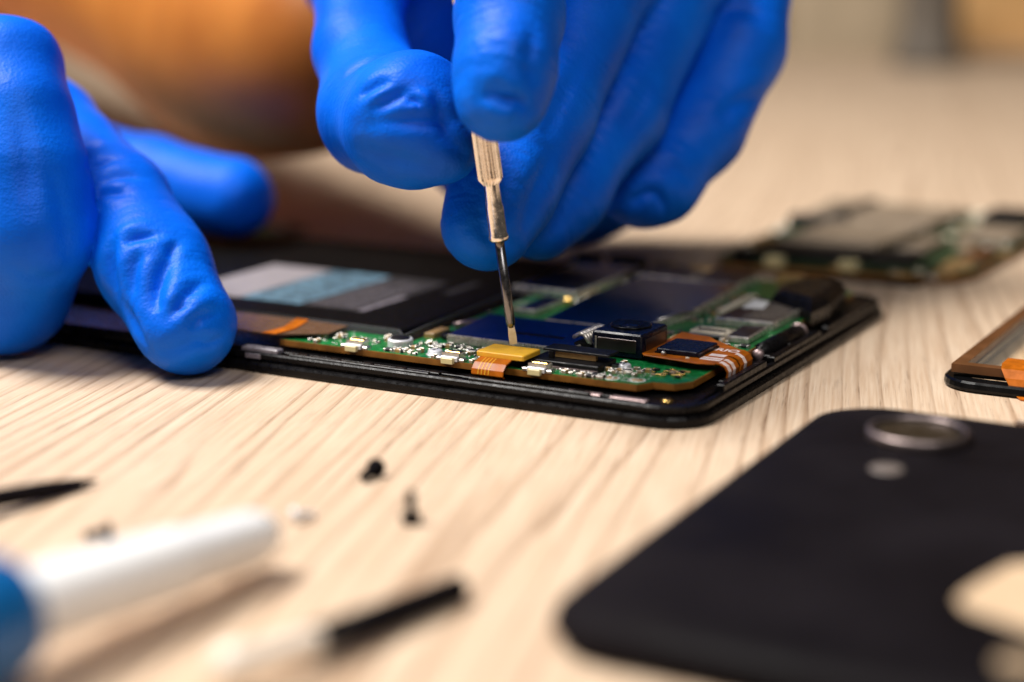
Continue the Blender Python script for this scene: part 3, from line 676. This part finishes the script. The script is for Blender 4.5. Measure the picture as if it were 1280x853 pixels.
# left hand
l_mid = C((-330, 0, 300, 11), (11, 89, 239, 7.3), (19, 145, 236, 7.75), (28, 210, 235, 8.3), (34, 285, 235, 8.75), (10, 366, 243, 8.75))
l_index = C((-230, -60, 315, 10), (62, 152, 264, 6.6), (148, 248, 246, 6.7), (194, 335, 237, 7.5), (231, 404, 232, 6.95))
l_thumb = C((-200, 200, 335, 11), (60, 195, 327, 9), (190, 229, 318, 8), (291, 247, 310, 7.3))
l_ring = C((-400, 30, 315, 10), (-190, 120, 250, 7.3), (-150, 300, 243, 7.6), (-160, 385, 241, 7.2))
l_pinky = C((-450, 80, 325, 9), (-330, 190, 268, 6.5), (-300, 320, 262, 6.4), (-305, 385, 258, 6.2))
lw = pd(-640, -40, 400); lp = pd(-420, 60, 345)
palm_l = [(lw, 18, lp, 20)]+[(lp, 16, c[0][0], c[0][1]+1.5) for c in (l_mid, l_index, l_ring, l_pinky, l_thumb)]
folds_l = [
 ([(198, 292), (168, 297), (154, 309)], .6, .9), ([(215, 319), (203, 341), (195, 368), (199, 395)], .75, 1.1), ([(256, 352), (232, 371), (219, 393)], .5, .9),
 ([(274, 390), (247, 398), (236, 417)], .4, .8), ([(260, 418), (227, 432), (195, 441)], .3, 1.0), ([(142, 296), (138, 331), (145, 368)], .7, 1.1), ([(157, 379), (171, 408), (184, 437)], .45, .9),
 ([(104, 212), (125, 204), (146, 196)], .35, .9), ([(116, 250), (135, 243), (160, 243)], .4, .9), ([(175, 315), (168, 345), (172, 375)], .4, .9), ([(225, 300), (215, 312), (214, 325)], .4, .8),
 ([(120, 232), (150, 222), (178, 222)], .3, .9), ([(210, 400), (225, 385), (245, 380)], .3, .7), ([(240, 425), (262, 428), (282, 418)], .2, .6), ([(110, 180), (135, 178)], .3, 1.0),
 ([(20, 130), (32, 200), (36, 260)], .25, 1.6), ([(60, 200), (75, 260), (85, 330)], .25, 1.5), ([(10, 330), (50, 350), (90, 340)], .22, 1.3)]
glove('glove', [(l_mid, .6), (l_index, .6), (l_thumb, .8), (l_ring, .7), (l_pinky, .7)], palm_l, folds_l, person, 4, (.10, .34, .3, .4, .4))
# forearms
def forearm(pts):
    mb = MB(); n = 28; loops = []
    P = [Vector(p) for p, _ in pts]; a = None
    for i, (p, r) in enumerate(pts):
        t = (P[min(i+1, len(P)-1)]-P[max(i-1, 0)]).normalized(); u = Vector((0, 0, 1)); u = (u-t*u.dot(t)).normalized(); v = t.cross(u)
        loops.append([tuple(P[i]+u*math.cos(2*PI*k/n)*r+v*math.sin(2*PI*k/n)*r*.94) for k in range(n)])
    mb.loft(loops, 'skin', smooth=True); return sub(mb.build('forearm', person), 2)
forearm(C((500, 10, 304, 12), (445, 50, 308, 17.5), (425, 58, 311, 18.6), (330, 58, 336, 23.5), (275, 38, 360, 25), (205, -24, 398, 24.5), (60, -80, 490, 29), (-150, -190, 640, 34), (-330, -300, 800, 38)))
forearm([(lw+np.array([10, -6, 1]), 16), (lw, 19.5), (lw+np.array([-30, 30, 12]), 22), (lw+np.array([-90, 100, 50]), 27), (lw+np.array([-170, 200, 110]), 34)])

# ------------------------------------------------------------------ loose back cover
cover = tag(empty('phone_back_cover', ORG, ANG), 'matte black phone back cover with round metal camera ring, lying in the right foreground', 'phone cover')
pr = [(1.6, .25), (.5, .6), (0, 1.4), (.25, 2.4), (1.0, 3.2), (2.6, 3.8), (6, 4.25), (14, 4.5), (15, 4.5)]
loops = [[(x, y, z) for x, y in rrect(-69.3+i_, 9.6-i_, -150+i_, -14.2-i_, max(1, 7.5-i_*.4), 10)] for i_, z in pr]
mb = MB(); mb.loft(loops, 'matte', smooth=True); shell = mb.build('shell', cover)
for f in shell.data.polygons: f.use_smooth = len(f.vertices) == 4
for poly, m in (([(-52.0, -45.3), (-50.0, -45.4), (-46.5, -46), (-41.5, -47.2), (-39.5, -50), (-39.5, -64), (-58.5, -64), (-57.0, -55), (-55.4, -50.5), (-53.9, -46.6)][::-1], 'patch'), (rrect(-64.4, -61.0, -54.6, -51.0, 1.65, 8), 'cap')):
    mb = MB(); mb.prism(poly, 4.4, 4.62, m, .06); mb.build('adhesive_patch', cover)
mb = MB(); mb.prism(rrect(-38.5, -30, -62, -49, 3, 6), 4.4, 5.0, 'gloss', .3); mb.build('foam_pad', cover)
bumpc = MB(); bumpc.prism(rrect(-50.5, -44, -15.5, -14.1, .6, 4), 1.0, 2.2, 'matte', .2); bumpc.build('catch', cover)
rc = (-6.3, -29.3, -.45)
mb = MB(); mb.lathe([(5.5, 4.2), (5.55, 5.75), (5.4, 6.0), (5.15, 6.08), (4.95, 6.0), (4.9, 5.7)], rc, 'ring', 64, cap1=False); rg = mb.build('camera_ring', cover)
mb = MB(); mb.lathe([(4.92, 5.6), (4.0, 5.68), (1, 5.72), (.05, 5.73)], rc, 'lens', 48); mb.build('lens', rg)
mb = MB(); mb.lathe([(1.75, 4.4), (1.75, 4.62), (1.3, 4.68), (.05, 4.7)], (-19.2, -29.7, 0), 'flash', 32); mb.build('flash_window', cover)

# ------------------------------------------------------------------ touch panel on the right edge
panel = tag(empty('touch_panel', ORG, ANG), 'brown bordered clear touch glass on a black bezel, at the right edge of the photo', 'touch panel')
mb = MB(); pl = rrect(33.4, 105, -160, -20.6, 5.2, 8)
mb.loft([[(x, y, z) for x, y in (inset(pl, i_) if i_ else pl)] for i_, z in ((.4, 0), (.05, .3), (0, .6), (.1, 1.2), (.4, 1.45))]+[[(x, y, 1.45) for x, y in inset(pl, 2.6)]], 'gloss', cap0=False, cap1=False)
mb.loft([[(x, y, 1.45) for x, y in inset(pl, 2.6)], [(x, y, .4) for x, y in inset(pl, 2.8)]], 'gloss', False, False); mb.build('bezel', panel)
G = [(36.0, -160), (36.0, -22.0), (104, -22.0), (104, -160)]
def frame(mb, o_, i_, z0, z1, m):
    n = len(o_)
    for k in range(n):
        k2 = (k+1) % n; mb.prism([o_[k], o_[k2], i_[k2], i_[k]], z0, z1, m)
mb = MB(); frame(mb, G, inset(G, 1.7), 2.0, 3.1, 'border'); mb.build('brown_border', panel)
mb = MB(); mb.prism(G, 1.6, 2.0, 'gloss'); 
mb.bm.free(); mb = MB(); frame(mb, inset(G, .3), inset(G, 1.9), 1.45, 2.0, 'gloss'); mb.build('gasket', panel)
mb = MB(); mb.prism(inset(G, 1.7), 2.3, 3.0, 'clear'); mb.build('glass', panel)
mb = MB(); mb.ribbon([(42, -33.5, 3.2), (38, -33.6, 3.3), (36.0, -34.0, 3.1), (34.8, -34.8, 2.2), (34.3, -35.6, 1.2), (33.6, -36.6, .3), (32.6, -37.4, .15)], (0, 1, 0), 11, .18, 'flex'); mb.build('flex_cable', panel)
mb = MB(); mb.ribbon([(33, -42, .2), (26, -40, .22), (17, -38.5, .6), (14.5, -38.4, 1.5), (13.6, -38.4, 2.4)], (0, 1, 0), 6, .3, 'brownflex'); mb.build('flex_shadow_strip', panel)  # brown strip standing in for the flex cable's shadow on the table

# ------------------------------------------------------------------ boards behind
def old_board(root, out, cans, dots, greens, z=1.2):
    mb = MB(); mb.prism(out, .6, 1.35, 'pcb_edge'); mb.prism(inset(out, .2), 1.35, 1.45, 'pcb_dull'); b = mb.build('board', root)
    for q, h, m in cans: mb = MB(); mb.prism(q, 1.45, h, m, .3); mb.build('shield', b)
    for x, y, w, d, h, m in dots: mb = MB(); mb.box(x-w/2, x+w/2, y-d/2, y+d/2, 1.45, h, m, .2); mb.build('component', b)
    k = 0
    while k < greens:
        x = random.uniform(min(p[0] for p in out)+2, max(p[0] for p in out)-2); y = random.uniform(min(p[1] for p in out)+2, max(p[1] for p in out)-2)
        if any(min(a for a, _ in q) < x < max(a for a, _ in q) and min(c for _, c in q) < y < max(c for _, c in q) for q, _, _ in cans): k += .2; continue
        mb = MB(); mb.box(x-.5, x+.5, y-.8, y+.8, 1.45, 2.1, random.choice(('cream', 'tan', 'chip', 'solder')), .08); mb.build('component', b); k += 1
    mb = MB(); mb.box(out[0][0]+1, out[0][0]+6, out[1][1]+4, out[0][1]-4, 0, .6, 'chip'); mb.build('underside_chip', b)
    return b
b2 = tag(empty('spare_circuit_board', ORG, ANG), 'bare circuit board with dull brown shields lying on the table behind the phone', 'circuit board')
o2 = [(100.2, 36.5), (105.5, -3.2), (112, -6.2), (185, -9.5), (186, 12), (180, 42), (132, 41), (109, 40)]
old_board(b2, o2, [([(109, 33), (110, 14), (118, 13), (118, 35)], 3.0, 'chip'), ([(120, 33), (121, 14), (146, 12), (146, 31)], 3.4, 'oldpcb'), ([(148, 38), (148, 12), (174, 11), (174, 40)], 3.6, 'oldpcb'),
  ([(146, 40), (146, 28), (149, 28), (149, 40)], 4.0, 'chip'), ([(149, 33), (149, 30), (176, 30), (176, 33)], 4.1, 'chip'), ([(111, 12.5), (112, 5), (122, 5), (122, 16)], 2.6, 'chip'), ([(142, 5), (142, -5), (158, -6), (158, 4)], 3.0, 'oldpcb'), ([(124, 11), (124, 6), (140, 6), (140, 10)], 2.8, 'oldpcb')],
  [(102.2, 26.8, 2.2, 3.0, 3.2, 'paleyellow'), (104.4, 14.0, 2.2, 3.2, 3.2, 'paleyellow'), (104, 33, 4, 3.5, 3.6, 'chip'), (122, 36, 6, 3, 3.0, 'tan'), (110, -2, 6, 3.5, 2.0, 'tan'), (128, -3, 14, 5, 2.2, 'border'), (118, -2, 6, 5, 2.0, 'tan'), (168, 1, 12, 8, 4.4, 'chip'), (168, 6, 4, 4, 4.0, 'cream'), (135, 1, 5, 3, 2.2, 'cap')], 60)
b3 = tag(empty('small_circuit_board', pd(262, 300, 345)*np.array([1, 1, 0]), ANG), 'small dark circuit board lying behind the phone beneath the gloved thumb', 'circuit board')
old_board(b3, [(-3, 28), (-4, -12), (14, -14), (14, 30)], [([(0, 10), (0, -4), (8, -5), (8, 9)], 3.2, 'darkgrey')], [(-1, -9, 3, 3, 3.2, 'tan'), (2, 20, 4, 6, 3.4, 'chip')], 14)

# ------------------------------------------------------------------ foreground tools and screws
def at(x, y, z):
    r = pd(x, y, 1.)-np.array([0, 0, CAM_H]); return np.array([0, 0, CAM_H])+r*((z-CAM_H)/r[2])
pA, pB = at(28, 762, 5.8), at(330, 668, 3.6)
d_ = Vector(pB-pA); Lp = d_.length; d_ = d_.normalized()
pen = tag(empty('white_handled_driver', pA*np.array([1, 1, 0])), 'white handled precision driver with thick blue grip in the left foreground', 'screwdriver')
off = Vector((0, 0, pA[2]))
mb = MB(); mb.lathe([(3.2, -3), (3.2, 1), (3.05, Lp*.55), (2.9, Lp*.62), (2.7, Lp*.64), (2.6, Lp*.93), (2.1, Lp*1.0), (1.2, Lp*1.03)], off, 'whitehandle', 36, axis=d_); mb.build('handle', pen)
mb = MB(); mb.lathe([(3.2, -60), (4.6, -58), (5.3, -40), (5.4, -8), (5.2, -3), (4.6, -1.6), (3.5, -1.2)], off, 'bluegrip', 40, axis=d_); mb.build('grip', pen)
mb = MB(); mb.lathe([(.45, Lp), (.4, Lp+4.5), (.1, Lp+6.2)], off, 'steel', 14, axis=Vector((d_.x, d_.y, d_.z-.45))); mb.build('needle', pen)
bA, bB, bC = at(290, 832, 2.6), at(403, 798, 1.9), at(574, 735, 1.2)
t = tag(empty('black_tipped_tool', bB*np.array([1, 1, 0])), 'thin black rod tool with short cream handle at the bottom of the photo', 'tool')
o0 = Vector(bB*np.array([1, 1, 0]))
mb = MB(); mb.tube([Vector(bA)-o0-Vector((1.2, 1.0, 0)), Vector(bA)-o0-Vector((.9, .75, 0)), Vector(bA)-o0, Vector(bA)-o0+Vector((1.4, 1.2, 0)), Vector(bB)-o0-Vector((.6, .5, 0)), Vector(bB)-o0], [.5, 1.4, 1.75, 1.15, 1.1, .8], 'creamhandle', 20); mb.build('handle', t)
mb = MB(); mb.tube([Vector(bB)-o0-Vector((.5, .4, 0)), Vector(bC)-o0, Vector(bC)-o0+Vector((.3, .25, -.05))], [1.3, 1.2, .7], 'matte', 16); mb.build('rod', t)
sA, sB = at(-60, 634, 2.0), at(122, 601, .5)
t = tag(empty('black_spudger', sB*np.array([1, 1, 0])), 'black pointed prying stick at the left edge of the photo', 'prying tool')
o0 = Vector(sB*np.array([1, 1, 0])); sa = Vector(sA)-o0; sb = Vector(sB)-o0
mb = MB(); mb.tube([sa+(sa-sb)*3, sa, sa.lerp(sb, .62), sa.lerp(sb, .85), sb], [1.2, 1.1, .95, .62, .1], 'matte', 16); mb.build('stick', t)
# screws
def loose_screw(px, py, rot, lean, label, m='matte', sc=1.):
    p = at(px, py, 0); r_ = empty('loose_screw', (p[0], p[1], 0), rot); tag(r_, label, 'screw', 'loose screws on the table')
    axs = Vector((math.cos(lean), 0, math.sin(lean))); base = Vector((0, 0, 1.02*sc if lean < .9 else .85*sc))
    mb = MB(); mb.lathe([(1.0*sc, 0), (1.05*sc, .2*sc), (1.0*sc, .7*sc), (.6*sc, .85*sc)], base-axs*(.4 if lean < .9 else 0), m, 24, axis=-axs); mb.build('head', r_)
    pr = [(.55*sc, -.1)]
    for k in range(8): pr += [(.55*sc, .1+k*.32*sc), (.42*sc, .26*sc+k*.32*sc)]
    mb = MB(); mb.lathe(pr+[(.1, 2.75*sc)], base-axs*(.4 if lean < .9 else .1), m, 16, axis=axs+Vector((0, 0, -.18 if lean < .9 else 0))); mb.build('thread', r_)
    return r_
loose_screw(466, 598, math.radians(-115), .05, 'black screw lying just below the phone, the farther of two near the centre')
loose_screw(514, 654, math.radians(80), PI/2, 'black screw standing on its head, nearest the tip of the black rod tool')
loose_screw(127, 674, math.radians(200), .05, 'brownish black screw half hidden behind the white handle', 'chip', .8)
loose_screw(376, 652, math.radians(30), .05, 'tiny silver metal screw just off the white handle tip', 'steel', .75)

# ------------------------------------------------------------------ blurred things at the far end of the table
mb = MB(); mb.prism(rrect(150, 214, 940, 990, 4, 4), 0, 62, 'beige', 2); mb.prism(rrect(148, 216, 938, 992, 4, 4), 62.3, 75, 'beige', 2); tag(mb.build('storage_box'), 'blurred beige box standing at the far end of the table', 'box')
mb = MB(); mb.lathe([(18, 0), (19, 3), (17, 8), (14, 20), (14, 60), (18, 70), (18, 95), (6, 100)], (208, 870, 0), 'darkgrey', 28); tag(mb.build('tool_holder'), 'blurred dark grey upright holder beside the beige box', 'holder')
mb = MB(); mb.prism(rrect(268, 460, 1040, 1110, 5, 4), 0, 55, 'orangebox', 2); tag(mb.build('parcel'), 'blurred orange box at the upper right corner of the photo', 'box')

# ------------------------------------------------------------------ light
w = bpy.data.worlds.new('World'); SC.world = w; w.use_nodes = True
bg = w.node_tree.nodes['Background']; bg.inputs[0].default_value = (1.0, .93, .86, 1); bg.inputs[1].default_value = .05
def area(name, loc, target, size, power, col=(1, 1, 1), sy=None):
    l = bpy.data.lights.new(name, 'AREA'); l.energy = power; l.color = col; l.size = size*S
    if sy: l.shape = 'RECTANGLE'; l.size_y = sy*S
    o = bpy.data.objects.new(name, l); COL.objects.link(o); o.location = [c*S for c in loc]
    o.rotation_euler = (Vector(target)-Vector(loc)).to_track_quat('-Z', 'Y').to_euler(); return o
area('key_lamp', (-430, 270, 800), (0, 200, 0), 380, 15.2, (1, .965, .92))
area('front_fill', (110, -170, 470), (0, 220, 20), 240, 1.1, (1, .98, .97))  # added fill light brightening the rear fingers, no real lamp there

SC.view_settings.view_transform = 'Standard'; SC.view_settings.look = 'None'; SC.view_settings.exposure = .1; SC.view_settings.gamma = 1
SC.render.engine = 'CYCLES'; SC.cycles.use_denoising = True; SC.cycles.max_bounces = 6; SC.cycles.caustics_reflective = False; SC.cycles.caustics_refractive = False
